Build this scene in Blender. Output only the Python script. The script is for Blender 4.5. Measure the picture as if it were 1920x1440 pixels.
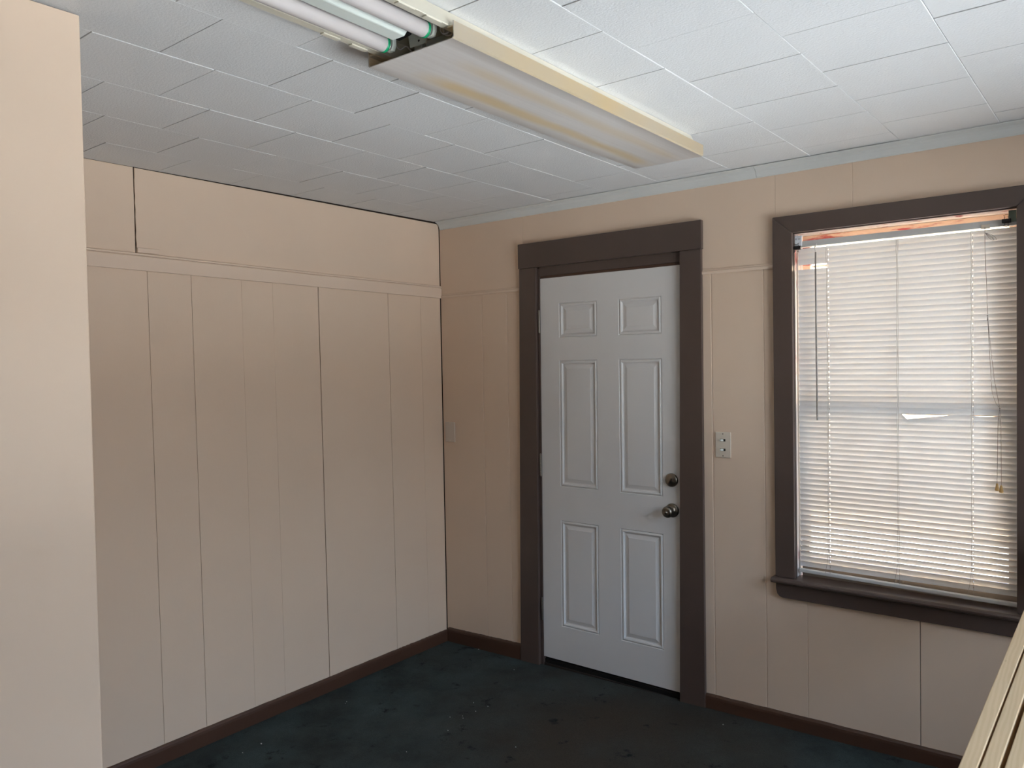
import bpy, bmesh, math, random
from mathutils import Vector, Matrix

for o in list(bpy.data.objects):
    bpy.data.objects.remove(o)
scene = bpy.context.scene
col = scene.collection
R = math.radians
rnd = random.Random(7)

# ------------------------------------------------------------------ camera
FPX = 1477.15                      # focal length in pixels of a 1920 wide frame
YAW, PITCH, ROLL = -0.67448635, -0.02696587, -0.01822001
CAM = Vector((3.1739, -3.3199, 1.6234))
w_ = Vector((math.sin(YAW) * math.cos(PITCH), math.cos(YAW) * math.cos(PITCH), math.sin(PITCH)))
r0 = Vector((math.cos(YAW), -math.sin(YAW), 0))
u0 = r0.cross(w_)
r_ = r0 * math.cos(ROLL) + u0 * math.sin(ROLL)
u_ = -r0 * math.sin(ROLL) + u0 * math.cos(ROLL)
cd = bpy.data.cameras.new('camera')
cam = bpy.data.objects.new('camera', cd)
col.objects.link(cam)
cd.sensor_fit = 'HORIZONTAL'
cd.sensor_width = 36
cd.lens = FPX / 1920 * 36
cd.clip_start = 0.02
M = Matrix((r_, u_, -w_)).transposed().to_4x4()
M.translation = CAM
cam.matrix_world = M
scene.camera = cam

# ------------------------------------------------------------------ world, sun, exposure
wd = bpy.data.worlds.new('sky')
scene.world = wd
wd.use_nodes = True
nt = wd.node_tree
nt.nodes.clear()
wo = nt.nodes.new('ShaderNodeOutputWorld')
wb = nt.nodes.new('ShaderNodeBackground')
wt = nt.nodes.new('ShaderNodeTexCoord')
ws = nt.nodes.new('ShaderNodeSeparateXYZ')
wr = nt.nodes.new('ShaderNodeValToRGB')
nt.links.new(wt.outputs['Generated'], ws.inputs[0])
nt.links.new(ws.outputs['Z'], wr.inputs[0])
wr.color_ramp.elements[0].position = 0.0
wr.color_ramp.elements[0].color = (0.80, 0.90, 1.0, 1)
wr.color_ramp.elements[1].position = 0.9
wr.color_ramp.elements[1].color = (0.28, 0.50, 0.98, 1)
nt.links.new(wr.outputs[0], wb.inputs[0])
wb.inputs[1].default_value = 1.15
nt.links.new(wb.outputs[0], wo.inputs[0])

sd = bpy.data.lights.new('sun', 'SUN')
sd.energy = 13.0
sd.angle = R(0.6)
sd.color = (1.0, 0.975, 0.93)
sun = bpy.data.objects.new('sun', sd)
col.objects.link(sun)
sdir = Vector((-0.30, 0.75, -0.95)).normalized()      # direction the light travels
sun.rotation_euler = sdir.to_track_quat('-Z', 'Y').to_euler()
sun.location = (8, -12, 14)

scene.view_settings.view_transform = 'Standard'
scene.view_settings.look = 'None'
scene.view_settings.gamma = 1
scene.view_settings.use_curve_mapping = False
scene.view_settings.exposure = 3.52
scene.cycles.use_guiding = True
scene.cycles.max_bounces = 10
scene.cycles.diffuse_bounces = 6
scene.cycles.transparent_max_bounces = 16
scene.cycles.sample_clamp_indirect = 6

# ------------------------------------------------------------------ materials
def lin(c):
    return tuple((v / 255 / 12.92) if v / 255 <= 0.04045 else ((v / 255 + 0.055) / 1.055) ** 2.4 for v in c) + (1,)

class Mat:
    def __init__(s, name, rgb=None, rough=0.6, spec=0.4, metal=0.0):
        s.m = bpy.data.materials.new(name)
        s.m.use_nodes = True
        s.t = s.m.node_tree
        s.b = s.t.nodes['Principled BSDF']
        s.out = s.t.nodes['Material Output']
        if rgb:
            s.b.inputs['Base Color'].default_value = lin(rgb)
        s.b.inputs['Roughness'].default_value = rough
        s.b.inputs['Specular IOR Level'].default_value = spec
        s.b.inputs['Metallic'].default_value = metal
        s.tc = None
        s.h = None
    def n(s, typ, **kw):
        nd = s.t.nodes.new(typ)
        for k, v in kw.items():
            setattr(nd, k, v)
        return nd
    def l(s, a, b):
        s.t.links.new(a, b)
    def co(s, scale=(1, 1, 1)):
        if not s.tc:
            g = s.n('ShaderNodeNewGeometry')
            s.tc = g.outputs['Position']
        mp = s.n('ShaderNodeMapping')
        mp.inputs['Scale'].default_value = scale
        s.l(s.tc, mp.inputs[0])
        return mp.outputs[0]
    def noise(s, scale, detail=4, rough=0.55, vec=(1, 1, 1)):
        nd = s.n('ShaderNodeTexNoise')
        nd.inputs['Scale'].default_value = scale
        nd.inputs['Detail'].default_value = detail
        nd.inputs['Roughness'].default_value = rough
        s.l(s.co(vec), nd.inputs['Vector'])
        return nd.outputs['Fac']
    def ramp(s, fac, stops):
        nd = s.n('ShaderNodeValToRGB')
        cr = nd.color_ramp
        while len(cr.elements) < len(stops):
            cr.elements.new(0.5)
        for e, (p, c) in zip(cr.elements, stops):
            e.position = p
            e.color = c
        s.l(fac, nd.inputs[0])
        return nd.outputs[0]
    def mix(s, fac, a, b, mode='MIX'):
        nd = s.n('ShaderNodeMix', data_type='RGBA', blend_type=mode)
        for i, v in ((0, fac), (6, a), (7, b)):
            if isinstance(v, (tuple, float, int)):
                nd.inputs[i].default_value = v
            else:
                s.l(v, nd.inputs[i])
        return nd.outputs[2]
    def base(s, c):
        s.l(c, s.b.inputs['Base Color'])
    def bump(s, fac, strength=0.2, dist=0.002):
        nd = s.n('ShaderNodeBump')
        nd.inputs['Strength'].default_value = strength
        nd.inputs['Distance'].default_value = dist
        s.l(fac, nd.inputs['Height'])
        if s.h:
            s.l(s.h, nd.inputs['Normal'])
        s.h = nd.outputs[0]
        s.l(s.h, s.b.inputs['Normal'])

def g(v):
    return (v, v, v, 1)

def painted(name, rgb, rough=0.55, var=0.06, bump=0.12, spec=0.35):
    m = Mat(name, rgb, rough, spec)
    a = lin(rgb)
    dk = tuple(x * (1 - var) for x in a[:3]) + (1,)
    lt = tuple(min(1, x * (1 + var * .6)) for x in a[:3]) + (1,)
    m.base(m.ramp(m.noise(2.2, 5), [(0.32, dk), (0.68, lt)]))
    m.bump(m.noise(90, 3, vec=(1, 1, .5)), bump, 0.0012)
    m.bump(m.noise(9, 2), bump * .5, 0.004)
    return m.m

M_WALL = painted('beige_wall_paint', (218, 194, 171), 0.5, .022)
M_WALLB = painted('beige_trim_paint', (219, 196, 175), 0.48, .022)
M_DARKGAP = Mat('gap_shadow_board', (46, 34, 26), 0.9).m
M_BROWN = painted('brown_trim_paint', (84, 69, 62), 0.38, 0.10, 0.10, 0.5)
M_BASE = painted('dark_brown_base_paint', (76, 51, 38), 0.40, 0.14, 0.12, 0.5)
M_DOOR = painted('white_door_paint', (214, 211, 208), 0.42, 0.03, 0.06, 0.4)
M_CROWN = painted('grey_white_crown_paint', (206, 206, 202), 0.5, 0.05)
M_PLATE = painted('almond_plastic', (212, 200, 183), 0.35, 0.02, 0.0)
M_NICKEL = Mat('aged_nickel', (128, 120, 109), 0.30, 0.5, 1.0).m
M_HINGE = Mat('hinge_steel', (140, 134, 126), 0.38, 0.5, 1.0).m
M_BLACK = Mat('black_metal', (16, 16, 18), 0.35, 0.5).m
M_THRESH = painted('black_threshold', (20, 17, 15), 0.6, 0.2)

# ceiling tile
m = Mat('ceiling_tile_face', (222, 223, 222), 0.75, 0.25)
m.base(m.ramp(m.noise(1.1, 4), [(0.3, lin((212, 211, 210))), (0.7, lin((219, 219, 219)))]))
m.bump(m.noise(150, 2, .6), 0.45, 0.003)
m.bump(m.noise(420, 2), 0.2, 0.001)
M_TILE = m.m
M_TILEBACK = Mat('ceiling_lath', (92, 84, 76), 0.9).m

# carpet
m = Mat('dark_green_carpet', (40, 52, 50), 0.95, 0.1)
base = m.ramp(m.noise(3.0, 6, .65), [(0.28, lin((40, 47, 47))), (0.5, lin((62, 71, 70))), (0.72, lin((74, 84, 83)))])
worn = m.ramp(m.noise(2.1, 5, .6, (1, 1, 0)), [(0.40, g(0)), (0.62, g(1))])
sx = m.n('ShaderNodeVectorMath', operation='DISTANCE')
m.l(m.co((1, 1, 0)), sx.inputs[0])
sx.inputs[1].default_value = (1.45, -0.55, 0)
near = m.ramp(sx.outputs['Value'], [(0.25, g(1)), (0.95, g(0))])
mw = m.n('ShaderNodeMath', operation='MULTIPLY_ADD')
m.l(near, mw.inputs[0]); mw.inputs[1].default_value = 0.75
mw2 = m.n('ShaderNodeMath', operation='MULTIPLY')
m.l(worn, mw2.inputs[0]); mw2.inputs[1].default_value = 0.25
m.l(mw2.outputs[0], mw.inputs[2])
c2 = m.mix(mw.outputs[0], base, lin((70, 62, 53)))
sp = m.ramp(m.noise(7.5, 5, .7), [(0.60, g(0)), (0.70, g(1))])
c3 = m.mix(sp, c2, lin((32, 34, 32)))
fine = m.ramp(m.noise(260, 2), [(0.3, g(.78)), (0.7, g(1.15))])
m.base(m.mix(1.0, c3, fine, 'MULTIPLY'))
m.bump(m.noise(330, 3, .7), 0.8, 0.006)
m.bump(m.noise(14, 3), 0.35, 0.02)
M_CARPET = m.m

# pine lumber
m = Mat('pine_lumber', (222, 186, 140), 0.62, 0.25)
wv = m.n('ShaderNodeTexWave')
wv.inputs['Scale'].default_value = 30
wv.inputs['Distortion'].default_value = 6
wv.inputs['Detail'].default_value = 3
m.l(m.co((1, .012, 1)), wv.inputs['Vector'])
grain = m.ramp(wv.outputs['Fac'], [(0.2, lin((208, 178, 138))), (0.8, lin((214, 185, 146)))])
kn = m.n('ShaderNodeTexVoronoi')
kn.inputs['Scale'].default_value = 7.0
m.l(m.co((2.6, 1, 0)), kn.inputs['Vector'])
knm = m.ramp(kn.outputs['Distance'], [(0.05, g(.8)), (0.10, g(0))])
m.base(m.mix(knm, grain, lin((120, 88, 56))))
m.bump(m.noise(60, 3, vec=(1, .05, 1)), .2, .001)
M_PINE = m.m

# yellowed diffuser
m = Mat('aged_acrylic_lens', (205, 198, 190), 0.34, 0.7)
tco = m.n('ShaderNodeTexCoord')
m.tc = tco.outputs['Object']
sp3 = m.n('ShaderNodeSeparateXYZ')
m.l(m.tc, sp3.inputs[0])
def mth(op, a, b=0.0):
    nd = m.n('ShaderNodeMath', operation=op)
    for i_, v_ in ((0, a), (1, b)):
        if isinstance(v_, (int, float)):
            nd.inputs[i_].default_value = v_
        else:
            m.l(v_, nd.inputs[i_])
    return nd.outputs[0]
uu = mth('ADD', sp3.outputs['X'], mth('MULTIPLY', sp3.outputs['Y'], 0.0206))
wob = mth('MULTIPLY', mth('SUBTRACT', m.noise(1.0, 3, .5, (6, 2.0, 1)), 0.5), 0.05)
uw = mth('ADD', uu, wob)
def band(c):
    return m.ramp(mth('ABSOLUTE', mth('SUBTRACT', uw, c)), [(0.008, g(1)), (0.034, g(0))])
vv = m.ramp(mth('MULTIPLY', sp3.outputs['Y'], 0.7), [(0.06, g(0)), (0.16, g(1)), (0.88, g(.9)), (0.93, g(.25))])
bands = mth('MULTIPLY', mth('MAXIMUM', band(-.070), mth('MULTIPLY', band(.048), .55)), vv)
fib = m.noise(1.0, 5, .6, (60, 1.2, 1))
c1 = m.ramp(fib, [(0.25, lin((222, 214, 208))), (0.7, lin((238, 233, 229)))])
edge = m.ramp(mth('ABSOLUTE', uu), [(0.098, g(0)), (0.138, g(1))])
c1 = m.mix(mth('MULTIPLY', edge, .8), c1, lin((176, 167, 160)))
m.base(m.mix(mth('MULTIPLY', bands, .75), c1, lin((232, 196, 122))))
m.bump(m.noise(1.0, 2, .5, (520, 3, 520)), .35, .001)
tr = m.n('ShaderNodeBsdfTranslucent')
tr.inputs[0].default_value = lin((236, 224, 200))
mx = m.n('ShaderNodeMixShader')
mx.inputs[0].default_value = 0.12
m.l(m.b.outputs[0], mx.inputs[1]); m.l(tr.outputs[0], mx.inputs[2])
# lengthwise ribs: the sheen is spread across the ribs
an = m.n('ShaderNodeBsdfAnisotropic')
an.inputs['Roughness'].default_value = 0.40
an.inputs['Anisotropy'].default_value = 0.5
tg = m.n('ShaderNodeCombineXYZ')
tg.inputs[1].default_value = 1.0
m.l(tg.outputs[0], an.inputs['Tangent'])
fr = m.n('ShaderNodeFresnel')
fr.inputs[0].default_value = 1.9
mx2 = m.n('ShaderNodeMixShader')
m.l(fr.outputs[0], mx2.inputs[0]); m.l(mx.outputs[0], mx2.inputs[1]); m.l(an.outputs[0], mx2.inputs[2])
m.l(mx2.outputs[0], m.out.inputs[0])
M_LENS = m.m
m = Mat('yellowed_lens_side', (226, 204, 168), 0.3, 0.5)
m.base(m.ramp(m.noise(1.0, 4, .5, (1, 2.2, 1)), [(0.3, lin((200, 193, 180))), (0.65, lin((206, 186, 148)))]))
tr = m.n('ShaderNodeBsdfTranslucent')
tr.inputs[0].default_value = lin((232, 212, 172))
mx = m.n('ShaderNodeMixShader')
mx.inputs[0].default_value = 0.45
m.l(m.b.outputs[0], mx.inputs[1]); m.l(tr.outputs[0], mx.inputs[2])
m.l(mx.outputs[0], m.out.inputs[0])
M_LENSIDE = m.m
M_HOUSING = painted('cream_enamel', (206, 199, 182), 0.35, 0.04, 0.03, 0.5)
M_ENAMEL = painted('white_enamel', (214, 219, 212), 0.4, 0.04, 0.03, 0.5)
M_TUBE = Mat('fluorescent_glass', (206, 198, 195), 0.25, 0.5).m
M_GREEN = Mat('green_end_band', (22, 150, 100), 0.35, 0.5).m
M_ALU = Mat('aluminium_cap', (210, 210, 205), 0.35, 0.5, 0.8).m
M_WIRE = Mat('white_wire', (205, 198, 195), 0.5).m

# blind
def slat_material(name, rgb, tw):
    m = Mat(name, rgb, 0.35, 0.4)
    tr = m.n('ShaderNodeBsdfTranslucent')
    tr.inputs[0].default_value = lin((246, 243, 238))
    mx = m.n('ShaderNodeMixShader')
    mx.inputs[0].default_value = tw
    m.l(m.b.outputs[0], mx.inputs[1]); m.l(tr.outputs[0], mx.inputs[2])
    m.l(mx.outputs[0], m.out.inputs[0])
    return m.m
M_SLAT = slat_material('white_vinyl_slat', (224, 224, 224), 0.038)
M_RAIL = Mat('grey_white_rail', (196, 194, 190), 0.4).m
M_CORD = Mat('cord', (142, 136, 130), 0.8).m  # backlit look of the cords put into a darker grey
M_WAND = Mat('backlit_grey_wand', (116, 111, 106), 0.2, 0.6).m  # darker grey stands for the wand seen against the light
M_TASSEL = Mat('tan_tassel', (180, 142, 84), 0.5).m

# window parts
m = Mat('peach_sash_paint', (226, 178, 140), 0.55)
rd = m.ramp(m.noise(1.0, 5, .65, (5, 5, 34)), [(0.53, g(0)), (0.62, g(1))])
m.base(m.mix(rd, lin((230, 200, 176)), lin((186, 84, 84))))
M_SASH = m.m
M_SASHLOW = painted('grey_brown_sash_paint', (146, 134, 122), 0.5, .08)
m = Mat('worn_white_jamb', (226, 222, 218), 0.5)
rd = m.ramp(m.noise(1.0, 4, .6, (18, 18, 5)), [(0.58, g(0)), (0.68, g(1))])
m.base(m.mix(rd, lin((232, 226, 222)), lin((170, 84, 80))))
M_JAMBW = m.m
M_TRACK = Mat('metal_track', (210, 208, 204), 0.3, 0.5, 0.6).m
m = Mat('window_glass')
gl = m.n('ShaderNodeBsdfGlossy')
gl.inputs['Roughness'].default_value = 0.02
tp = m.n('ShaderNodeBsdfTransparent')
tp.inputs[0].default_value = (.93, .95, .94, 1)
fr = m.n('ShaderNodeFresnel')
fr.inputs[0].default_value = 1.45
mx = m.n('ShaderNodeMixShader')
m.l(fr.outputs[0], mx.inputs[0]); m.l(tp.outputs[0], mx.inputs[1]); m.l(gl.outputs[0], mx.inputs[2])
m.l(mx.outputs[0], m.out.inputs[0])
M_GLASS = m.m
M_CONC = painted('bounce_concrete', (197, 201, 205), 0.9, 0.1)
M_ASPH = painted('outside_asphalt', (118, 118, 120), 0.9, 0.1)
M_STREET = painted('sky_block_brick', (172, 163, 152), 0.9, 0.08)
M_TAN = painted('tan_siding', (146, 124, 100), 0.8, 0.08)
M_ROOF = painted('outside_siding', (190, 184, 176), 0.8, 0.08)
M_PAPER = Mat('white_chip', (190, 190, 184), 0.8).m
m = Mat('bracket_label', (224, 226, 230), 0.4)
M_BRACKET = m.m
M_GREENB = Mat('tarnished_bracket', (120, 136, 122), 0.5).m

# ------------------------------------------------------------------ mesh helpers
BASE = {}
def link(name, me, mat, parent=None, smooth=False, label=None, cat=None, group=None, kind=None):
    o = bpy.data.objects.new(name, me)
    col.objects.link(o)
    if mat is not None and not me.materials:
        me.materials.append(mat)
    if parent is not None:
        o.parent = parent
    if smooth:
        for p in me.polygons:
            p.use_smooth = True
    tag(o, label, cat, group, kind)
    return o
def tag(o, label=None, cat=None, group=None, kind=None):
    if label: o['label'] = label
    if cat: o['category'] = cat
    if group: o['group'] = group
    if kind: o['kind'] = kind
def root(name, loc, label=None, cat=None, group=None, kind=None):
    o = bpy.data.objects.new(name, None)
    o.empty_display_size = 0.05
    col.objects.link(o)
    o.location = loc
    BASE[o.name] = Vector(loc)
    tag(o, label, cat, group, kind)
    return o
def base_of(p):
    v = Vector((0, 0, 0))
    while p is not None:
        v += p.location
        p = p.parent
    return v
def finish(name, bm, mat, parent=None, smooth=False, mats=None, **kw):
    """bmesh in world coordinates -> object; a child is moved into its parent's space."""
    if parent is not None:
        bmesh.ops.translate(bm, verts=bm.verts, vec=-base_of(parent))
    bmesh.ops.recalc_face_normals(bm, faces=bm.faces)
    me = bpy.data.meshes.new(name)
    bm.to_mesh(me)
    bm.free()
    if mats:
        for q in mats:
            me.materials.append(q)
    return link(name, me, mat, parent, smooth, **kw)
def hexa(bm, c8):
    vs = [bm.verts.new(c) for c in c8]
    fs = []
    for f in ((0, 3, 2, 1), (4, 5, 6, 7), (0, 1, 5, 4), (1, 2, 6, 5), (2, 3, 7, 6), (3, 0, 4, 7)):
        fs.append(bm.faces.new([vs[i] for i in f]))
    return vs, fs
def bbox(bm, x0, x1, y0, y1, z0, z1):
    return hexa(bm, [(x0, y0, z0), (x1, y0, z0), (x1, y1, z0), (x0, y1, z0), (x0, y0, z1), (x1, y0, z1), (x1, y1, z1), (x0, y1, z1)])
def bevel(bm, w, seg=1, edges=None):
    bmesh.ops.bevel(bm, geom=list(edges or bm.edges), offset=w, segments=seg, affect='EDGES', profile=0.5)
def box(name, x0, x1, y0, y1, z0, z1, mat, parent=None, bev=0, seg=1, **kw):
    bm = bmesh.new()
    bbox(bm, x0, x1, y0, y1, z0, z1)
    if bev:
        bevel(bm, bev, seg)
    return finish(name, bm, mat, parent, **kw)
def prism(bm, poly, axis, a, b):
    """poly of 2-D points extruded along axis from a to b (2-D order is the other two axes)."""
    def P(p, v):
        q = list(p)
        q.insert(axis, v)
        return q
    A = [bm.verts.new(P(p, a)) for p in poly]
    B = [bm.verts.new(P(p, b)) for p in poly]
    n = len(poly)
    bm.faces.new(A)
    bm.faces.new(B[::-1])
    for i in range(n):
        bm.faces.new((A[i], B[i], B[(i + 1) % n], A[(i + 1) % n]))
def prism_obj(name, poly, axis, a, b, mat, parent=None, bev=0, seg=1, **kw):
    bm = bmesh.new()
    prism(bm, poly, axis, a, b)
    if bev:
        bevel(bm, bev, seg)
    return finish(name, bm, mat, parent, **kw)
def sweep(bm, pts, rad, n=8, caps=True):
    pts = [Vector(p) for p in pts]
    rads = rad if isinstance(rad, (list, tuple)) else [rad] * len(pts)
    rings = []
    up = None
    for i, p in enumerate(pts):
        t = (pts[min(i + 1, len(pts) - 1)] - pts[max(i - 1, 0)]).normalized()
        if up is None:
            up = t.orthogonal().normalized()
        up = (up - t * up.dot(t)).normalized()
        s = t.cross(up)
        rings.append([bm.verts.new(p + (up * math.cos(2 * math.pi * k / n) + s * math.sin(2 * math.pi * k / n)) * rads[i]) for k in range(n)])
    for a, b in zip(rings, rings[1:]):
        for k in range(n):
            bm.faces.new((a[k], a[(k + 1) % n], b[(k + 1) % n], b[k]))
    if caps:
        bm.faces.new(rings[0][::-1])
        bm.faces.new(rings[-1])
def tube(name, pts, rad, mat, parent=None, n=8, **kw):
    bm = bmesh.new()
    sweep(bm, pts, rad, n)
    return finish(name, bm, mat, parent, True, **kw)
def lathe(bm, origin, axis, prof, n=28):
    """prof = [(distance along axis, radius)...]"""
    ax = Vector(axis).normalized()
    a = ax.orthogonal().normalized()
    b = ax.cross(a)
    o = Vector(origin)
    rings = []
    for d, r in prof:
        rings.append([bm.verts.new(o + ax * d + (a * math.cos(2 * math.pi * k / n) + b * math.sin(2 * math.pi * k / n)) * max(r, 1e-5)) for k in range(n)])
    for p, q in zip(rings, rings[1:]):
        for k in range(n):
            bm.faces.new((p[k], p[(k + 1) % n], q[(k + 1) % n], q[k]))
    bm.faces.new(rings[0][::-1])
    bm.faces.new(rings[-1])
def lathe_obj(name, origin, axis, prof, mat, parent=None, n=28, **kw):
    bm = bmesh.new()
    lathe(bm, origin, axis, prof, n)
    o = finish(name, bm, mat, parent, True, **kw)
    return o

# ------------------------------------------------------------------ room shell
H = 2.44
XR, YB = 3.95, -6.2            # right wall, rear wall
def fz(x, y):                 # the old floor is a little out of level
    return 0.008 + 0.018 * x + 0.011 * y

bm = bmesh.new()
nx, ny = 24, 30
grid = []
for j in range(ny + 1):
    row = []
    for i in range(nx + 1):
        x = 0.0 + XR * i / nx
        y = YB * (1 - j / ny)
        row.append(bm.verts.new((x, y, fz(x, y))))
    grid.append(row)
for j in range(ny):
    for i in range(nx):
        bm.faces.new((grid[j][i], grid[j][i + 1], grid[j + 1][i + 1], grid[j + 1][i]))
ext = bmesh.ops.extrude_face_region(bm, geom=list(bm.faces))
bmesh.ops.translate(bm, verts=[v for v in ext['geom'] if isinstance(v, bmesh.types.BMVert)], vec=(0, 0, -0.15))
finish('floor', bm, M_CARPET, label='worn dark green carpet with brown stains', kind='structure')

# back wall (door and window): backing with two openings
DX0, DX1, DZ1 = 0.700, 1.540, 2.085
WX0, WX1, WZ0, WZ1 = 2.025, 2.840, 0.670, 2.150
bm = bmesh.new()
T0, T1 = 0.006, 0.150
for a in ((-0.16, DX0, -0.3, 2.6), (DX1, WX0, -0.3, 2.6), (WX1, XR + .16, -0.3, 2.6), (DX0, DX1, DZ1, 2.6), (WX0, WX1, WZ1, 2.6), (WX0, WX1, -0.3, WZ0), (DX0, DX1, -0.3, 0.03)):
    bbox(bm, a[0], a[1], T0, T1, a[2], a[3])
wall_back = finish('wall_back', bm, M_DARKGAP, label='beige panelled wall with the white door and the window', kind='structure')

PG = 0.0002
def wallpanel_back(poly, gap=PG, bev=0.0010):
    # shrink polygon slightly so that a joint shows, then chamfer its front edges
    bm = bmesh.new()
    cx = sum(p[0] for p in poly) / len(poly)
    prism(bm, poly, 1, 0.0, T0)
    fr = [e for e in bm.edges if all(abs(v.co.y) < 1e-6 for v in e.verts)]
    bevel(bm, bev, 1, fr)
    return finish('panel', bm, M_WALL, wall_back)
def rect(x0, x1, z0, z1, gl=PG, gr=PG):
    return [(x0 + gl, z0), (x1 - gr, z0), (x1 - gr, z1), (x0 + gl, z1)]
ZB, ZR, ZT = -0.02, 2.012, 2.436
wallpanel_back(rect(0.002, 0.315, ZB, ZR), bev=.0026)
wallpanel_back(rect(0.315, 0.493, ZB, ZR), bev=.0026)
wallpanel_back(rect(0.493, 0.690, ZB, ZR), bev=.0026)
wallpanel_back(rect(1.555, 1.669, ZB, ZR), bev=.0026)
wallpanel_back(rect(1.669, 1.907, ZB, ZR), bev=.0026)
wallpanel_back([(1.907 + PG, ZB), (2.084 - PG, ZB), (2.084 - PG, .66), (2.015, .66), (2.015, ZR), (1.907 + PG, ZR)], bev=.0026)
wallpanel_back(rect(2.084, 2.510, ZB, .66, PG, .0012))
wallpanel_back([(2.510 + .0012, ZB), (2.950 - PG, ZB), (2.950 - PG, ZR), (2.850, ZR), (2.850, .66), (2.510 + .0012, .66)])
for a, b in ((2.95, 3.36), (3.36, 3.77), (3.77, XR)):
    wallpanel_back(rect(a, b, ZB, ZR))
wallpanel_back(rect(0.002, 0.612, ZR + PG, ZT))
wallpanel_back([(0.612 + PG, 2.135), (1.555, 2.135), (1.555, ZR + PG), (1.962 - PG, ZR + PG), (1.962 - PG, ZT), (0.612 + PG, ZT)])
wallpanel_back([(1.962 + PG, ZR + PG), (2.015, ZR + PG), (2.015, 2.165), (2.273 - PG, 2.165), (2.273 - PG, ZT), (1.962 + PG, ZT)])
wallpanel_back([(2.273 + PG, 2.165), (2.850, 2.165), (2.850, ZR + PG), (3.49 - PG, ZR + PG), (3.49 - PG, ZT), (2.273 + PG, ZT)])
wallpanel_back(rect(3.49, XR, ZR + PG, ZT))

# left wall: backing and boards
bm = bmesh.new()
bbox(bm, -0.16, -0.007, -2.60, 0.006, -0.3, 2.6)
wall_left = finish('wall_left', bm, M_DARKGAP, label='beige wall of wide vertical boards with cracked seams', kind='structure')
def leftpanel(ya, yb, z0, z1a, z1b, ga=.0002, gb=.0002, lean=0.014, bev=0.0007, jag=0):
    """ya > yb (towards the viewer is negative); z1a is the top at ya, z1b at yb."""
    bm = bmesh.new()
    n = 14 if jag else 1
    left, right = [], []
    for i in range(n + 1):
        t = i / n
        off = lean * (1 - t)
        ja = (rnd.random() - .5) * jag if 0 < i < n else 0
        left.append((yb + gb + off + ja, z0 + (z1b - z0) * t))
        right.append((ya - ga + (off if ya < -0.01 else 0) + 0, z0 + (z1a - z0) * t))
    poly = right + left[::-1]
    prism(bm, poly, 0, -0.007, 0.0)
    fr = [e for e in bm.edges if all(abs(v.co.x) < 1e-6 for v in e.verts)]
    bevel(bm, bev, 1, fr)
    return finish('panel', bm, M_WALL, wall_left)
seams = [0.0, -0.163, -0.408, -0.868, -1.130, -1.293, -1.533, -1.723, -2.08, -2.51]
gaps = {-0.408: .0011, -0.868: .0020, -1.533: .0007, -1.723: .0007}
def railz(y):                                 # the rail runs a little out of level
    return 2.003 - 0.0118 * y
for a, b in zip(seams, seams[1:]):
    leftpanel(a - (0.003 if a == 0 else 0), b, -0.03, railz(a) + .02, railz(b) + .02, gaps.get(a, .0002), gaps.get(b, .0002))
leftpanel(-0.003, -1.765, 2.045, 2.4295, 2.4375, .001, .0028, 0.0, .0015, .004)
leftpanel(-1.765, -2.51, 2.045, 2.4385, 2.4385, .0028, PG, 0.0, .0015)

# near partition that juts into the room
bm = bmesh.new()
hexa(bm, [(-.16, YB, -.3), (1.267, YB, -.3), (1.267, -2.503, -.3), (-.16, -2.503, -.3), (-.16, YB, H - .006), (1.275, YB, H - .006), (1.275, -2.503, H - .006), (-.16, -2.503, H - .006)])
es = [e for e in bm.edges if all(v.co.x > 1 and v.co.y > -3 for v in e.verts)]
bevel(bm, .004, 3, es)
finish('wall_partition', bm, M_WALL, label='smooth beige wall block jutting into the room, brightly lit', kind='structure')

# right wall with two windows (daylight source) and rear wall
RW = [(-0.40, -2.40), (-3.30, -3.85)]
RZ0, RZ1 = 0.55, 2.25
bm = bmesh.new()
bbox(bm, XR, XR + .16, RW[0][0], 0.006, -.3, 2.6)
bbox(bm, XR, XR + .16, RW[1][0], RW[0][1], -.3, 2.6)
bbox(bm, XR, XR + .16, YB - .16, RW[1][1], -.3, 2.6)
for a, b in RW:
    bbox(bm, XR, XR + .16, b, a, -.3, RZ0)
    bbox(bm, XR, XR + .16, b, a, RZ1, 2.6)
finish('wall_right', bm, M_WALL, label='beige wall with two tall daylight windows', kind='structure')
for k, (a, b) in enumerate(RW):
    rt = root('window_%d' % (k + 2), (XR, (a + b) / 2, RZ0), label=('wide' if k else 'narrow') + ' brown framed window in the daylit side wall', kind='structure')
    bm = bmesh.new()
    for q in ((a, a - .06, RZ0, RZ1), (b + .06, b, RZ0, RZ1), ((a + b) / 2 + .02, (a + b) / 2 - .02, RZ0 + .06, RZ1 - .06)):
        bbox(bm, XR + .05, XR + .1, q[1], q[0], q[2], q[3])
    bbox(bm, XR + .05, XR + .1, b + .06, a - .06, RZ0, RZ0 + .06)
    bbox(bm, XR + .05, XR + .1, b + .06, a - .06, RZ1 - .06, RZ1)
    finish('frame', bm, M_BROWN, rt)
    box('pane', XR + .073, XR + .077, b + .06, a - .06, RZ0 + .06, RZ1 - .06, M_GLASS, rt)
box('wall_rear', 1.275, XR + .16, YB - .16, YB, -.3, 2.6, M_WALL, label='plain beige wall behind the lumber ends', kind='structure')

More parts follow.
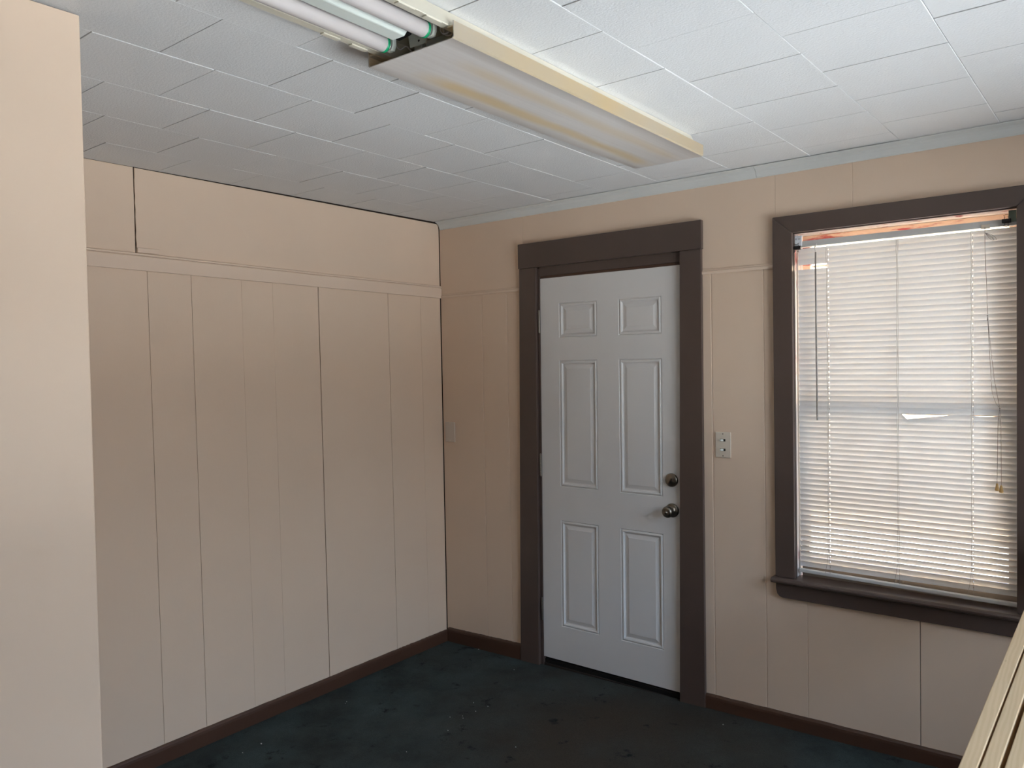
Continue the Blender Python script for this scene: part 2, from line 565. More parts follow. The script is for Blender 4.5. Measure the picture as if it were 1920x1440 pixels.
# ceiling: lath board with staggered tiles
ceil = box('ceiling', -.16, XR + .16, YB - .16, .15, H + .012, H + .16, M_TILEBACK, label='white ceiling of staggered square fibre tiles', kind='structure')
lines = [-.055, .252, .553, .858, 1.172, 1.466, 1.800, 2.127, 2.456, 2.776, 3.096, 3.416, 3.736, 4.056, 4.376, 4.696, 5.0]
skew = [-.02, -.018, -.02, -.018, -.017, -.022, -.014, -.004, 0, .004] + [.004] * 10
phase = [-.050, -.190, 0.0, -.170, -.002, -.120, -.012, -.190, -.010, -.198]
def lx(i, y):
    return lines[i] + skew[i] * (y + 1.2)
for i in range(len(lines) - 1):
    y0 = phase[i] if i < len(phase) else (-.01 if i % 2 == 0 else -.19)
    js = []
    y = y0 + .656
    while y > YB - .3:
        js.append(y)
        y -= .3275 if y < -.6 else .3225
    for ya, yb in zip(js, js[1:]):
        yA, yB = min(ya, 0.004), max(yb, YB)
        if yA - yB < .02:
            continue
        if lines[i] < .9 and yA < -2.9:
            continue
        xl = lambda y_: max(lx(i, y_), -.004)
        xr = lambda y_: min(lx(i + 1, y_), XR)
        if xr(yA) - xl(yA) < .02:
            continue
        gx, gy = .0003, .0015
        dz = (rnd.random() - .5) * .0016
        bm = bmesh.new()
        zb, zt = H + dz, H + .012
        hexa(bm, [(xl(yB) + gx, yB + gy, zb), (xr(yB) - gx, yB + gy, zb), (xr(yA) - gx, yA - gy, zb), (xl(yA) + gx, yA - gy, zb),
                  (xl(yB) + gx, yB + gy, zt), (xr(yB) - gx, yB + gy, zt), (xr(yA) - gx, yA - gy, zt), (xl(yA) + gx, yA - gy, zt)])
        es = []
        for e in bm.edges:
            if all(v.co.z < zb + 1e-5 for v in e.verts):
                d = e.verts[0].co - e.verts[1].co
                if abs(d.y) > abs(d.x):
                    es.append(e)
        bevel(bm, .0014, 1, es)
        finish('ceiling_tile', bm, M_TILE, ceil)

# unseen storey added above (keeps the sun off the room, shades the yard) and the outdoors
box('roof_shade', -.16, XR + .16, YB - .16, .15, H + .16, 5.4, M_ROOF, label='unseen upper storey added to shade the yard', kind='structure')
box('ground', -40, 45, -40, 60, -.60, -.35, M_ASPH, label='grey asphalt yard outside the windows', kind='structure')
box('pavement_bounce', XR + .16, 8.2, -14, 9, -.35, -.30, M_CONC, label='unseen pale concrete walk added to bounce daylight through the side windows', kind='structure')  # pale pad added out of view to throw sunlight up at the ceiling
st = root('wall_sky_block', (13, -3, -.35), label='unseen low building added across the street to block low sky', kind='structure')  # added block out of view, cuts the low sky seen by the side windows
box('front', 13, 16, -22, 18, -.35, 3.4, M_STREET, st)
box('cornice', 12.7, 13, -22, 18, 3.1, 3.4, M_ROOF, st)
nb = root('wall_neighbour', (3, 6.2, -.35), label='tan clapboard wall of the building across the yard', kind='structure')
bm = bmesh.new()
bbox(bm, -9, 9, 6.2, 6.5, -.35, 5.5)
finish('backing', bm, M_TAN, nb)
for k in range(29):
    bm = bmesh.new()
    z = -.3 + k * .2
    hexa(bm, [(-9, 6.17, z), (9, 6.17, z), (9, 6.2, z), (-9, 6.2, z), (-9, 6.192, z + .2), (9, 6.192, z + .2), (9, 6.2, z + .2), (-9, 6.2, z + .2)])
    finish('clapboard', bm, M_TAN, nb)

# ------------------------------------------------------------------ trims
def crown(name, x0, x1, label):
    pr = [(0.0, 2.395), (-.004, 2.395), (-.009, 2.400), (-.013, 2.409), (-.018, 2.420), (-.026, 2.4275), (-.037, 2.4315), (-.045, 2.4345), (-.046, H - .002), (0.0, H - .002)]
    return prism_obj(name, pr, 0, x0, x1, M_CROWN, label=label, kind='structure')
crown('trim_1', 0.012, 1.884, 'grey-white crown moulding between the corner and the strip joint above the door')
crown('trim_2', 1.8855, XR, 'grey-white crown moulding above the window')

bm = bmesh.new()
Y0, Y1 = -.001, -2.502
def rz(y, d): return railz(y) + d
for pa in ([(0, 0), (.011, 0), (.012, .001), (.012, .056), (.0105, .0575), (.006, .058), (.006, .0605), (.0135, .061), (.0135, .067), (.010, .0695), (0, .0705)],):
    A = [bm.verts.new((p[0], Y0, rz(Y0, p[1]))) for p in pa]
    B = [bm.verts.new((p[0], Y1, rz(Y1, p[1]))) for p in pa]
    bm.faces.new(A); bm.faces.new(B[::-1])
    for i in range(len(pa)):
        bm.faces.new((A[i], B[i], B[(i + 1) % len(pa)], A[(i + 1) % len(pa)]))
finish('trim_3', bm, M_WALLB, label='beige rail board with bead across the boarded wall', kind='structure')
box('trim_4', 0.0, .008, -1.763, -1.672, 2.096, 2.116, M_WALLB, bev=.001, label='small painted filler block above the rail board by the wall crack', kind='structure')

def bead(name, x0, x1, label):
    pr = [(0, 2.003), (-.006, 2.003), (-.009, 2.008), (-.009, 2.014), (-.006, 2.018), (-.004, 2.0185), (-.004, 2.024), (0, 2.026)]
    prism_obj(name, pr, 0, x0, x1, M_WALLB, label=label, kind='structure')
bead('trim_5', .0135, .597, 'thin beige bead moulding between the corner and the door casing')
bead('trim_6', 1.629, 1.956, 'thin beige bead moulding between door casing and window casing')
bead('trim_7', 2.907, XR, 'thin beige bead moulding beyond the window')

def baseboard(name, pts, hgts, label):
    """pts: two (x, y) ends on the wall face; thickness goes into the room; floor and top follow the old floor."""
    (xa, ya), (xb, yb) = pts
    n = 40
    d = Vector((xb - xa, yb - ya, 0))
    inw = Vector((1, 0, 0)) if abs(d.x) < abs(d.y) else Vector((0, -1, 0))
    bm = bmesh.new()
    rings = []
    for i in range(n + 1):
        t = i / n
        p = Vector((xa, ya, 0)) + d * t
        zf = fz(p.x, p.y)
        h = hgts[0] + (hgts[1] - hgts[0]) * t + (rnd.random() - .5) * .0022
        pr = [(0, -.03), (.015, -.03), (.015, h - .018), (.0135, h - .008), (.009, h - .002), (.004, h), (0, h)]
        rings.append([bm.verts.new(p + inw * a + Vector((0, 0, zf + b))) for a, b in pr])
    for a, b in zip(rings, rings[1:]):
        for k in range(7):
            bm.faces.new((a[k], a[(k + 1) % 7], b[(k + 1) % 7], b[k]))
    bm.faces.new(rings[0]); bm.faces.new(rings[-1][::-1])
    finish(name, bm, M_BASE, label=label, kind='structure')
baseboard('baseboard_left', ((0.0, -.385), (0.0, -2.503)), (.068, .078), 'dark brown baseboard along the boarded wall')
baseboard('baseboard_corner', ((0.0, -.001), (0.0, -.3845)), (.064, .068), 'short dark brown baseboard piece at the wall corner')
baseboard('baseboard_back', ((.0155, 0.0), (.557, 0.0)), (.078, .085), 'dark brown baseboard between the corner and the door')
baseboard('baseboard_window', ((1.626, 0.0), (XR, 0.0)), (.064, .060), 'dark brown baseboard below the window')
baseboard('baseboard_partition', ((1.2675, -2.503), (1.2675, YB)), (.075, .075), 'dark brown baseboard along the jutting wall block')

# ------------------------------------------------------------------ door
door = root('door_1', (1.11, 0, .02), label='white six-panel door in a dark brown casing', kind='structure')
def lean_board(name, xa0, xa1, xb0, xb1, z0, z1, y0, y1, mat, parent, bev=.002):
    """xa* at the bottom, xb* at the top"""
    bm = bmesh.new()
    hexa(bm, [(xa0, y0, z0), (xa1, y0, z0), (xa1, y1, z0), (xa0, y1, z0), (xb0, y0, z1), (xb1, y0, z1), (xb1, y1, z1), (xb0, y1, z1)])
    bevel(bm, bev, 2)
    return finish(name, bm, mat, parent)
lean_board('casing', .560, .683, .597, .704, .006, 2.117, -.020, 0, M_BROWN, door)
lean_board('casing', 1.500, 1.625, 1.527, 1.630, .03, 2.118, -.020, 0, M_BROWN, door)
lean_board('head_casing', .592, 1.634, .592, 1.634, 2.1185, 2.247, -.023, 0, M_BROWN, door)
# jambs and head: set back behind the casing
lean_board('jamb', .672, .700, .690, .716, .02, 2.112, -.0004, .148, M_BROWN, door, .001)
lean_board('jamb', 1.513, 1.541, 1.521, 1.545, .03, 2.112, -.0004, .148, M_BROWN, door, .001)
lean_board('head_jamb', .716, 1.521, .716, 1.521, 2.072, 2.134, -.0004, .148, M_BROWN, door, .001)
box('head_stop', .716, 1.521, .004, .03, 2.060, 2.0718, M_BASE, door, bev=.001)
lean_board('threshold', .690, 1.521, .690, 1.521, .012, .050, .014, .15, M_THRESH, door, .002)
box('door_light_stop', .692, 1.520, .022, .034, .0505, .0655, M_THRESH, door)  # added strip that keeps daylight from leaking under the leaf
# leaf
DL0, DL1, DB, DT = .7005, 1.5135, .066, 2.0585
lshift = lambda z: (z - DB) / (DT - DB)
bm = bmesh.new()
panels = [(.822, 1.051, 1.749, 1.925), (1.179, 1.413, 1.745, 1.926), (.820, 1.050, .981, 1.633), (1.178, 1.409, .975, 1.630), (.817, 1.044, .248, .806), (1.176, 1.406, .245, .800)]
YF = .0045
xs = sorted({DL0, .818, 1.047, 1.1775, 1.4095, DL1})
zs = sorted({DB, .2465, .803, .978, 1.6315, 1.747, 1.9255, DT})
def leafv(x, z, y=YF):
    # slight lean of the old frame
    return (x + .016 * (z - DB) / (DT - DB) * (1 if x < 1.1 else .55), y, z)
for i in range(5):
    for j in range(7):
        x0, x1, z0, z1 = xs[i], xs[i + 1], zs[j], zs[j + 1]
        if i in (1, 3) and j in (1, 3, 5):
            continue
        bm.faces.new([bm.verts.new(leafv(*p)) for p in ((x0, z0), (x1, z0), (x1, z1), (x0, z1))])
bmesh.ops.remove_doubles(bm, verts=bm.verts, dist=1e-5)
# edges and back of the leaf
for (p, q) in (((DL0, DB), (DL1, DB)), ((DL1, DB), (DL1, DT)), ((DL1, DT), (DL0, DT)), ((DL0, DT), (DL0, DB))):
    bm.faces.new([bm.verts.new(c) for c in (leafv(*p), leafv(*q), leafv(*q, YF + .044), leafv(*p, YF + .044))])
bm.faces.new([bm.verts.new(leafv(*p, YF + .044)) for p in ((DL0, DB), (DL0, DT), (DL1, DT), (DL1, DB))])
bmesh.ops.remove_doubles(bm, verts=bm.verts, dist=1e-5)
leaf = finish('door_leaf', bm, M_DOOR, door)
prof = [(0, 0), (.0035, .0045), (.007, .0005), (.012, -.0008), (.016, .0012), (.0185, .0075), (.024, .0085), (.041, .0035), (.043, .0025)]
for i in (1, 3):
    for j in (1, 3, 5):
        x0, x1, z0, z1 = xs[i], xs[i + 1], zs[j], zs[j + 1]
        bm = bmesh.new()
        rings = []
        for d, dep in prof:
            rings.append([bm.verts.new(leafv(p[0], p[1], YF + dep)) for p in ((x0 + d, z0 + d), (x1 - d, z0 + d), (x1 - d, z1 - d), (x0 + d, z1 - d))])
        for a, b in zip(rings, rings[1:]):
            for k in range(4):
                bm.faces.new((a[k], a[(k + 1) % 4], b[(k + 1) % 4], b[k]))
        bm.faces.new(rings[-1])
        finish('panel', bm, M_DOOR, leaf)
# hinges on the corner side
for z, x in ((1.835, .7105), (1.083, .7045), (.320, .6985)):
    bm = bmesh.new()
    for k in range(5):
        lathe(bm, (x, -.003, z - .054 + k * .0218), (0, 0, 1), [(0, .0058), (.0208, .0058)], 12)
    lathe(bm, (x, -.003, z - .060), (0, 0, 1), [(0, .003), (.003, .0055), (.006, .0058)], 12)
    lathe(bm, (x, -.003, z + .054), (0, 0, 1), [(0, .0058), (.004, .0055), (.007, .003)], 12)
    bbox(bm, x - .010, x, -.0008, .0025, z - .054, z + .054)
    finish('hinge', bm, M_HINGE, door)
# knob and deadbolt
kx, kz = 1.4625, .920
hd = lathe_obj('door_knob', (kx, YF, kz), (0, -1, 0), [(0, .033), (.004, .033), (.008, .030), (.010, .022), (.012, .016), (.024, .0135), (.030, .015), (.036, .022), (.044, .0265), (.052, .027), (.060, .024), (.064, .019), (.0655, .012)], M_NICKEL, leaf)
lathe_obj('lock_button', (kx, YF - .0655, kz), (0, -1, 0), [(0, .0085), (.003, .0085), (.0032, .005), (.006, .0045)], M_NICKEL, leaf, 16)
db = lathe_obj('deadbolt', (1.4615, YF, 1.062), (0, -1, 0), [(0, .032), (.006, .032), (.011, .028), (.013, .024), (.0135, .012), (.016, .010)], M_NICKEL, leaf)
bm = bmesh.new()
hexa(bm, [(-.017, -.026, -.004), (.017, -.026, -.004), (.017, -.014, -.004), (-.017, -.014, -.004), (-.017, -.026, .004), (.017, -.026, .004), (.017, -.014, .004), (-.017, -.014, .004)])
bevel(bm, .002, 2)
bmesh.ops.rotate(bm, verts=bm.verts, cent=(0, 0, 0), matrix=Matrix.Rotation(R(-50), 3, 'Y'))
bmesh.ops.translate(bm, verts=bm.verts, vec=(1.4615, YF, 1.062))
finish('thumb_turn', bm, M_NICKEL, leaf)

# ------------------------------------------------------------------ window
win = root('window_1', (2.43, 0, .69), label='dark brown cased sash window behind the white blind', kind='structure')
CZ0 = .694
box_l = lambda *a, **k: lean_board(*a, **k)
IX0, IX1, OX0, OX1, IZ1, OZ1 = 2.037, 2.828, 1.956, 2.906, 2.142, 2.214
def casing(poly):
    bm = bmesh.new()
    prism(bm, poly, 1, -.022, 0)
    bevel(bm, .0025, 2)
    finish('casing', bm, M_BROWN, win)
gq = .0004
casing([(OX0, CZ0), (IX0, CZ0), (IX0, IZ1), (OX0, OZ1 - .0)])
casing([(IX1, CZ0), (OX1, CZ0), (OX1, OZ1), (IX1, IZ1)])
casing([(IX0 + gq, IZ1 + gq), (IX1 - gq, IZ1 + gq), (OX1 - gq, OZ1 + gq), (OX0 + gq, OZ1 + gq)])
# stool with rounded nose and apron with rounded lower end
pr = [(.062, .670), (-.040, .670), (-.047, .673), (-.051, .6785), (-.051, .684), (-.047, .690), (-.040, .693), (.062, .693)]
bm = bmesh.new()
prism(bm, pr, 0, 1.944, 2.916)
es = [e for e in bm.edges if abs(e.verts[0].co.x - e.verts[1].co.x) < 1e-6]
bevel(bm, .003, 2, es)
# notch: only the part between the casings passes into the opening
finish('stool', bm, M_BROWN, win)
pr = [(1.957, .6695), (1.957, .640), (1.962, .620), (1.972, .609), (1.985, .605), (2.878, .605), (2.891, .609), (2.900, .620), (2.905, .640), (2.905, .6695)]
prism_obj('apron', pr, 1, -.020, 0, M_BROWN, win, .002, 2)
# inner stop beads (brown) and jambs
box('stop_bead', IX0 - .010, IX0 + .002, .0, .012, .694, IZ1, M_BROWN, win, bev=.001)
box('stop_bead', IX1 - .002, IX1 + .010, .0, .012, .694, IZ1, M_BROWN, win, bev=.001)
box('head_stop', IX0 - .010, IX1 + .010, .0, .012, IZ1 - .003, IZ1 + .008, M_BROWN, win, bev=.001)
box('jamb', WX0, WX0 + .010, .012, .15, .694, 2.149, M_JAMBW, win)
box('jamb', WX1 - .010, WX1, .012, .15, .694, 2.149, M_JAMBW, win)
box('head_jamb', WX0 + .010, WX1 - .010, .012, .15, 2.140, 2.149, M_JAMBW, win)
box('track', WX0 + .010, WX0 + .016, .044, .052, .694, 2.139, M_TRACK, win, bev=.001)
box('track', WX1 - .016, WX1 - .010, .044, .052, .694, 2.139, M_TRACK, win, bev=.001)
lean_board('sill', WX0, WX1, WX0, WX1, .671, .690, .063, .19, M_JAMBW, win, .002)
def sash(x0, x1, z0, z1, y0, y1, st, rt, rb, mat):
    s = None
    bm = bmesh.new()
    bbox(bm, x0, x0 + st, y0, y1, z0, z1)
    bbox(bm, x1 - st, x1, y0, y1, z0, z1)
    bbox(bm, x0 + st, x1 - st, y0, y1, z1 - rt, z1)
    bbox(bm, x0 + st, x1 - st, y0, y1, z0, z0 + rb)
    s = finish('sash', bm, mat, win)
    yc = (y0 + y1) / 2
    box('pane', x0 + st - .004, x1 - st + .004, yc - .0015, yc + .0015, z0 + rb - .004, z1 - rt + .004, M_GLASS, s)
sash(WX0 + .017, WX1 - .017, 1.392, 2.138, .098, .128, .030, .045, .034, M_SASH)
sash(WX0 + .017, WX1 - .017, .692, 1.426, .064, .094, .030, .034, .060, M_SASHLOW)

# ------------------------------------------------------------------ blind
blind = root('window_blind', (2.43, .028, 2.08), 'white mini blind with one broken and one bent slat, hung in the window', 'window blind')
BX0, BX1, BY = 2.046, 2.8255, .030
bm = bmesh.new()
pr = [(.016, 2.083), (.043, 2.083), (.043, 2.1075), (.041, 2.1075), (.041, 2.086), (.018, 2.086), (.018, 2.1075), (.016, 2.1075)]
prism(bm, pr, 0, BX0, BX1)
finish('headrail', bm, M_RAIL, blind)
# slat mesh variants (local: centre at origin, tilt baked per slat by rotation)
LAD = [2.168, 2.432, 2.685]
def slat_mesh(x0, x1, holes=True, warp=None):
    me_bm = bmesh.new()
    cuts = {x0, x1}
    for lx_ in (LAD[0], LAD[2]):
        if x0 < lx_ - .003 and holes:
            cuts |= {lx_ - .0014, lx_ + .0014}
    if warp:
        cuts |= {x0 + (x1 - x0) * i / 40 for i in range(41)} | {2.440, 2.446, 2.452, 2.460}
    xs_ = sorted(cuts)
    ws_ = [-.0125, -.0075, -.0025, .0025, .0075, .0125]
    rows = []
    for x in xs_:
        row = []
        for q in ws_:
            crown_ = .0016 * (1 - (q / .0125) ** 2)
            p = Vector((x - 2.43, q, crown_))
            if warp:
                p = warp(x, p)
            row.append(me_bm.verts.new(p))
        rows.append(row)
    for i in range(len(xs_) - 1):
        hole = holes and any(abs((xs_[i] + xs_[i + 1]) / 2 - l_) < 1e-4 for l_ in (LAD[0], LAD[2]))
        for k in range(5):
            if hole and k == 2:
                continue
            me_bm.faces.new((rows[i][k], rows[i + 1][k], rows[i + 1][k + 1], rows[i][k + 1]))
    me = bpy.data.meshes.new('slat')
    me_bm.to_mesh(me)
    me_bm.free()
    me.materials.append(M_SLAT)
    for p in me.polygons:
        p.use_smooth = True
    return me
SL = slat_mesh(BX0, BX1)
SLB = slat_mesh(2.163, BX1)
def bent(x, p):
    if x <= 2.440:
        return p
    if x < 2.460:
        d = -.024 * (x - 2.440) / .020
    else:
        d = -.024 * max(0, 1 - (x - 2.460) / .175)
        if x > 2.66:
            d = -.006 * math.sin(math.pi * min(1, (x - 2.66) / .13))
    return Vector((p.x, p.y - d * 1.0, p.z))
SLBENT = slat_mesh(BX0, BX1, True, bent)
PITCH_S, Z0S, NS = .02190, 2.0655, 61
base_b = base_of(blind)
for k in range(NS):
    z = Z0S - PITCH_S * k
    me = SLB if k == 3 else SLBENT if k == 31 else SL
    o = bpy.data.objects.new('slat', me)
    col.objects.link(o)
    o.parent = blind
    o.location = Vector((2.43, BY, z)) - base_b
    if z > 1.05:
        tilt = 71
    elif z > .80:
        tilt = 71 - (1.05 - z) / .25 * 8
    elif z > .775:
        tilt = 66
    else:
        tilt = 70
    # room-side edge (local -y) turned up
    o.rotation_euler = (-R(tilt) + (rnd.random() - .5) * R(2.0), 0, (0.0 if k < 56 else .002))
bm = bmesh.new()
hexa(bm, [(BX0 - .004, .019, .716), (BX1, .019, .704), (BX1, .042, .704), (BX0 - .004, .042, .716), (BX0 - .004, .019, .730), (BX1, .019, .718), (BX1, .042, .718), (BX0 - .004, .042, .730)])
bevel(bm, .003, 2)
finish('bottom_rail', bm, M_RAIL, blind)
for l_ in LAD:
    bm = bmesh.new()
    for yy, dx in ((.0165, -.0035), (.0165, .0015), (.0435, -.001)):
        n = 30
        pts = []
        for i in range(n + 1):
            t = i / n
            pts.append((l_ + dx + .0012 * math.sin(i * 1.7 + dx * 900) - (.012 * max(0, (t - .93) / .07) if dx == -.0035 else 0), yy, 2.080 + (.728 - 2.080) * t))
        sweep(bm, pts, .0007, 5)
    finish('ladder_cord', bm, M_CORD, blind)
# tilt wand
bm = bmesh.new()
sweep(bm, [(2.124, .010, 2.056), (2.1243, .006, 2.0), (2.1256, .006, 1.70), (2.127, .006, 1.363)], [.0034, .0036, .0036, .0036], 6)
wd_ = finish('tilt_wand', bm, M_WAND, blind)
tube('wand_hook', [(2.127, .016, 2.090), (2.126, .006, 2.084), (2.122, .005, 2.074), (2.1235, .007, 2.066), (2.124, .010, 2.054)], .0022, M_RAIL, wd_, 6)
# cord lock, lift cords, tassels
box('cord_lock', 2.714, 2.742, .0135, .0165, 2.080, 2.095, M_PLATE, blind, bev=.001)
bm = bmesh.new()
sweep(bm, [(2.727, .0125, 2.086), (2.7265, .011, 2.06), (2.728, .010, 1.98), (2.732, .010, 1.88), (2.735, .010, 1.765), (2.7335, .010, 1.745)], .0011, 5)
sweep(bm, [(2.735, .010, 1.765), (2.744, .010, 1.65), (2.756, .010, 1.53), (2.770, .010, 1.440), (2.7725, .010, 1.428)], .0010, 5)
sweep(bm, [(2.735, .010, 1.765), (2.741, .011, 1.62), (2.749, .011, 1.48), (2.762, .011, 1.44), (2.7725, .010, 1.428)], .0010, 5)
for dx in (0, .008):
    sweep(bm, [(2.728, .010, 2.064), (2.738 + dx, .009, 2.058), (2.751 + dx, .009, 2.046), (2.756 + dx, .009, 2.036), (2.751 + dx * .5, .009, 2.034), (2.741 + dx, .009, 2.044), (2.729, .010, 2.062)], .0009, 5)
sweep(bm, [(2.7725, .010, 1.428), (2.767, .010, 1.38), (2.764, .010, 1.152)], .0010, 5)
sweep(bm, [(2.7725, .010, 1.428), (2.776, .010, 1.38), (2.777, .010, 1.146)], .0010, 5)
for p, s in (((2.735, .010, 1.765), .0032), ((2.7725, .010, 1.428), .0034)):
    lathe(bm, Vector(p) - Vector((0, 0, s)), (0, 0, 1), [(0, .0006), (s * .5, s * .8), (s, s), (s * 1.5, s * .8), (s * 2, .0006)], 8)
finish('lift_cord', bm, M_CORD, blind, True)
for x, z in ((2.764, 1.152), (2.777, 1.146)):
    bm = bmesh.new()
    lathe(bm, (x, .010, z), (0, 0, -1), [(0, .0022), (.002, .0032), (.022, .0068), (.0255, .0070), (.027, .0050)], 14)
    finish('tassel', bm, M_TASSEL, blind)
# end brackets
br = box('bracket', 2.036, 2.068, .012, .0155, 2.088, 2.131, M_BRACKET, blind, bev=.001)
box('print', 2.043, 2.045, .0113, .0121, 2.114, 2.121, M_BLACK, br)
box('print', 2.052, 2.063, .0113, .0121, 2.113, 2.121, M_RAIL, br)
box('bracket', 2.800, 2.824, .012, .0155, 2.095, 2.136, M_GREENB, blind, bev=.001)
# binder clips holding the ends
def binder(loc, wdt, label, open_):
    rt = root('binder_clip', loc, label, 'clip')
    x, y, z = loc
    bm = bmesh.new()
    prism(bm, [(y - .011, z - .006), (y - .011, z + .006), (y + .002, z + .0085), (y + .002, z - .0085)], 0, x - wdt, x + wdt)
    bevel(bm, .0015, 2)
    finish('spring_body', bm, M_BLACK, rt)
    for s in (1, -1):
        tube('handle', [(x - wdt * .55, y - .002, z + s * .006), (x - wdt * .35, y - .006, z + s * .013), (x - wdt * .6, y - .009, z + s * .019), (x, y - .010, z + s * (.021 if open_ else .012)), (x + wdt * .6, y - .009, z + s * .019), (x + wdt * .35, y - .006, z + s * .013), (x + wdt * .55, y - .002, z + s * .006)], .0009, M_BLACK, rt, 6)
binder((2.050, .006, 2.080), .0165, 'small black binder clip on the blind headrail end by the white bracket', False)
binder((2.795, .006, 2.099), .0140, 'small black binder clip on the blind headrail end by the lift cord', True)

# ------------------------------------------------------------------ ceiling light
FA = Vector((1.812, -1.985, H))            # near end of the diffuser, on the axis
ang = math.atan2(.028, 1.36)
lamp = root('ceiling_light', (1.812, -1.985, H - .002), 'long fluorescent ceiling light, half open with bare tubes, half under a yellowed lens', 'ceiling light')
def LP(u, v, z):        # u across (to the window side is +), v along towards the door wall
    c, s = math.cos(ang), math.sin(ang)
    return Vector((1.812 + u * c - v * s, -1.985 + v * c + u * s, z))
def lprism(name, poly, v0, v1, mat, parent, bev=0, seg=1, smooth=False):
    bm = bmesh.new()
    A = [bm.verts.new(LP(p[0], v0, p[1])) for p in poly]
    B = [bm.verts.new(LP(p[0], v1, p[1])) for p in poly]
    bm.faces.new(A); bm.faces.new(B[::-1])
    for i in range(len(poly)):
        bm.faces.new((A[i], B[i], B[(i + 1) % len(poly)], A[(i + 1) % len(poly)]))
    if bev:
        bevel(bm, bev, seg)
    return finish(name, bm, mat, parent, smooth)
VE, VN = 1.335, -1.28
zt = H - .0025
HW = .107
BW = .128
half = [(HW, zt), (BW, 2.3955), (BW - .001, 2.3935), (BW - .021, 2.3935), (BW - .022, 2.397), (BW - .004, 2.398), (HW - .004, zt - .003)]
hs = lprism('housing', half + [(-a, b) for a, b in half[::-1]], VN, VE, M_HOUSING, lamp)
# lip tabs (lens catches)
for u in (-BW - .001, BW - .013):
    for v in (-.62, -.16, -.075):
        lprism('lens_catch', [(u, 2.3905), (u + .014, 2.3905), (u + .014, 2.3934), (u, 2.3934)], v, v + .05, M_HOUSING, hs, .0008)
# ballast cover
for va, vb in ((VN + .01, -.036), (.10, VE - .02)):
    lprism('ballast_cover', [(-.044, 2.4335), (-.030, 2.399), (-.016, 2.386), (.022, 2.386), (.036, 2.399), (.050, 2.4335)], va, vb, M_ENAMEL, lamp, .0015, 1)
TZ = 2.3945
for k, u in enumerate((-.064, .069)):
    for va, vb in ((-1.262, -.010), (.115, 1.315)):
        bm = bmesh.new()
        lathe(bm, LP(u, va, TZ), LP(0, 1, 0) - LP(0, 0, 0), [(.012, .019), (vb - va - .012, .019)], 24)
        t = finish('tube', bm, M_TUBE, lamp, True)
        for e, sg in ((va, 1), (vb, -1)):
            ax = (LP(0, 1, 0) - LP(0, 0, 0)) * sg
            lathe_obj('end_band', LP(u, e, TZ), ax, [(.0062, .0193), (.0135, .0195), (.014, .0188)], M_GREEN, t, 24)
            lathe_obj('end_cap', LP(u, e, TZ), ax, [(0, .013), (.001, .0165), (.0065, .0186)], M_ALU, t, 24)
            for dz in (-.0064, .0064):
                lathe_obj('pin', LP(u, e, TZ + dz), -ax, [(0, .0012), (.006, .0012)], M_ALU, t, 8)
# tombstone sockets, divider plate and wires at the open end
for u in (-.064, .069):
    for v in (-.004, .098):
        lprism('socket', [(u - .014, 2.4335), (u - .014, 2.394), (u - .009, 2.383), (u + .009, 2.383), (u + .014, 2.394), (u + .014, 2.4335)], v, v + .013, M_ENAMEL, lamp, .0015)
lprism('divider', [(-.034, 2.4335), (-.026, 2.391), (.026, 2.391), (.040, 2.4335)], .030, .033, M_ENAMEL, lamp)
lathe_obj('screw_hole', LP(.004, .0298, 2.401), LP(0, -1, 0) - LP(0, 0, 0), [(0, .0028), (.0004, .0028)], M_BLACK, lamp, 12)
lprism('black_clip', [(-.022, 2.412), (-.020, 2.392), (.022, 2.396), (.026, 2.414)], -.028, -.012, M_BLACK, lamp, .002)
bm = bmesh.new()
pts = []
for i in range(46):
    t = i / 45 * math.pi * 5.2
    pts.append(LP(.084 + .013 * math.cos(t), .028 + .030 * i / 45, 2.410 + .012 * math.sin(t)))
sweep(bm, pts, .0022, 6)
finish('wire', bm, M_WIRE, lamp, True)
tube('wire', [LP(-.075 + .022 * i / 9, .012 + .006 * i, 2.404 + .006 * math.sin(i * 1.2)) for i in range(10)], .0018, M_WIRE, lamp, 6)
# wraparound lens
DW, DZ = .142, 2.362
bm = bmesh.new()
TH = .0022
outer = [(-DW, 2.402), (-DW, DZ + .004), (-DW + .004, DZ), (DW - .004, DZ), (DW, DZ + .004), (DW, 2.402)]
inner = [(DW - TH, 2.402), (DW - TH, DZ + .006), (DW - .006, DZ + TH), (-DW + .006, DZ + TH), (-DW + TH, DZ + .006), (-DW + TH, 2.402)]
lens = lprism('lens', outer + inner, 0, 1.362, M_LENS, lamp)
lens.data.materials.append(M_LENSIDE)
for p in lens.data.polygons:
    if abs(p.normal.x) > .5 and p.area > .002:
        p.material_index = 1
lprism('lens_end', [(-DW + TH, 2.402), (-DW + TH, DZ + .004), (DW - TH, DZ + .004), (DW - TH, 2.402)], 1.352, 1.360, M_LENSIDE, lamp)
# bearing flanges of the lens over the housing lips
for s in (-1, 1):
    a = sorted((s * BW - s * .006, s * (DW - TH)))
    lprism('lens_flange', [(a[0], 2.3895), (a[1], 2.3895), (a[1], 2.3925), (a[0], 2.3925)], .0, 1.35, M_LENSIDE, lamp)

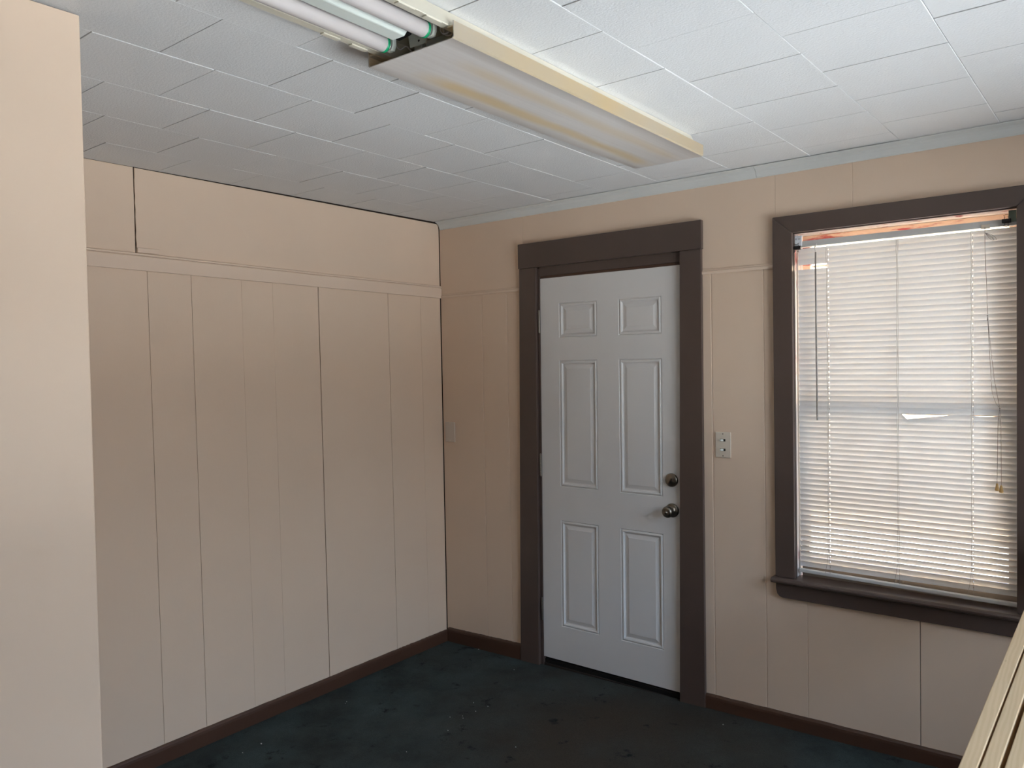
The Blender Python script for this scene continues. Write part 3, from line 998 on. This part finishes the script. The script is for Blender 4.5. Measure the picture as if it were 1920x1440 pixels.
# ------------------------------------------------------------------ plates on the wall
sw = root('switch_plate', (1.719, 0, 1.184), 'almond switch plate with two small toggles beside the door casing', 'light switch')
box('plate', 1.683, 1.7555, -.0055, -.0002, 1.184, 1.298, M_PLATE, sw, bev=.0025, seg=2)
for z in (1.262, 1.219):
    bm = bmesh.new()
    bbox(bm, 1.706, 1.731, -.0066, -.0052, z - .0055, z + .0055)
    t = finish('toggle_slot', bm, M_BLACK, sw)
    bm = bmesh.new()
    hexa(bm, [(1.7105, -.0066, z - .0045), (1.7225, -.0066, z - .0045), (1.7225, -.0060, z + .0045), (1.7105, -.0060, z + .0045), (1.7085, -.018, z - .0030), (1.7155, -.018, z - .0030), (1.7155, -.018, z + .0030), (1.7085, -.018, z + .0030)])
    bevel(bm, .001, 2)
    finish('toggle', bm, M_ENAMEL, t)
for z in (1.290, 1.192):
    lathe_obj('screw', (1.719, -.0055, z), (0, -1, 0), [(0, .003), (.0006, .0026)], M_NICKEL, sw, 12)
bp_ = root('blank_plate', (.060, 0, 1.174), 'blank wall plate painted beige in the room corner', 'wall plate')
box('plate', .0225, .0975, -.0065, -.0002, 1.174, 1.289, painted('painted_plate', (206, 192, 178), .4, .03, .05), bp_, bev=.002, seg=2)
for z in (1.281, 1.182):
    lathe_obj('screw', (.060, -.0065, z), (0, -1, 0), [(0, .003), (.0005, .0026)], M_WALLB, bp_, 12)

# ------------------------------------------------------------------ lumber leaning across the room to the window wall
LD = Vector((.05141711, .98242932, .17941268)).normalized()
LA = Vector((.99863324, -.05226517, 0))
LN = Vector((-.00937703, -.17916747, .9837739))
LPT = Vector((2.857, -1.364, .706))
labels = ['pine board nearest the window casing, leaning on the wall', 'pine board between two other leaning boards', 'pine board leaning beside the wide dark gap']
for k, (a0, a1, dn) in enumerate(((0.0, .0341, 0.0), (.0385, .0712, -.001), (.0806, .1130, -.002))):
    p = LPT + LA * a0 + LN * dn
    wdt = a1 - a0
    hgt = .085
    t1 = (-.012 - p.y) / LD.y - .004 * k
    pb = p - LN * hgt
    t0 = (fz(2.7, -4.6) - pb.z + .006) / LD.z + .02 * k
    bm = bmesh.new()
    c = []
    for t in (t0, t1):
        q = p + LD * t
        c.append([q - LN * hgt, q + LA * wdt - LN * hgt, q + LA * wdt, q])
    hexa(bm, c[0] + c[1])
    bevel(bm, .0022, 2)
    finish('lumber_board', bm, M_PINE, label=labels[k], cat='board', group='leaning pine boards')

# ------------------------------------------------------------------ white specks on the carpet
for x, y, s in ((.614, -.144, .004), (.703, -.566, .005), (.18, -.898, .004), (.19, -.915, .003), (.715, -.741, .004), (.772, -.716, .004), (.755, -.70, .003), (.773, -.63, .004), (.787, -.559, .005), (.798, -.843, .005), (.785, -1.081, .004), (.206, -1.388, .009), (.21, -1.481, .005), (1.761, -.131, .005), (1.138, -.793, .004), (.26, -.02, .006)):
    bm = bmesh.new()
    n = 5
    a0 = rnd.random() * 6
    z = fz(x, y)
    s *= .62
    poly = [(x + s * math.cos(a0 + i * 6.283 / n) * (.5 + rnd.random() * .5), y + s * math.sin(a0 + i * 6.283 / n) * (.4 + rnd.random() * .3)) for i in range(n)]
    prism(bm, poly, 2, z, z + .0025)
    finish('paint_chip', bm, M_PAPER, label='tiny white paint chip on the dark carpet', cat='chip', group='white chips on the carpet')
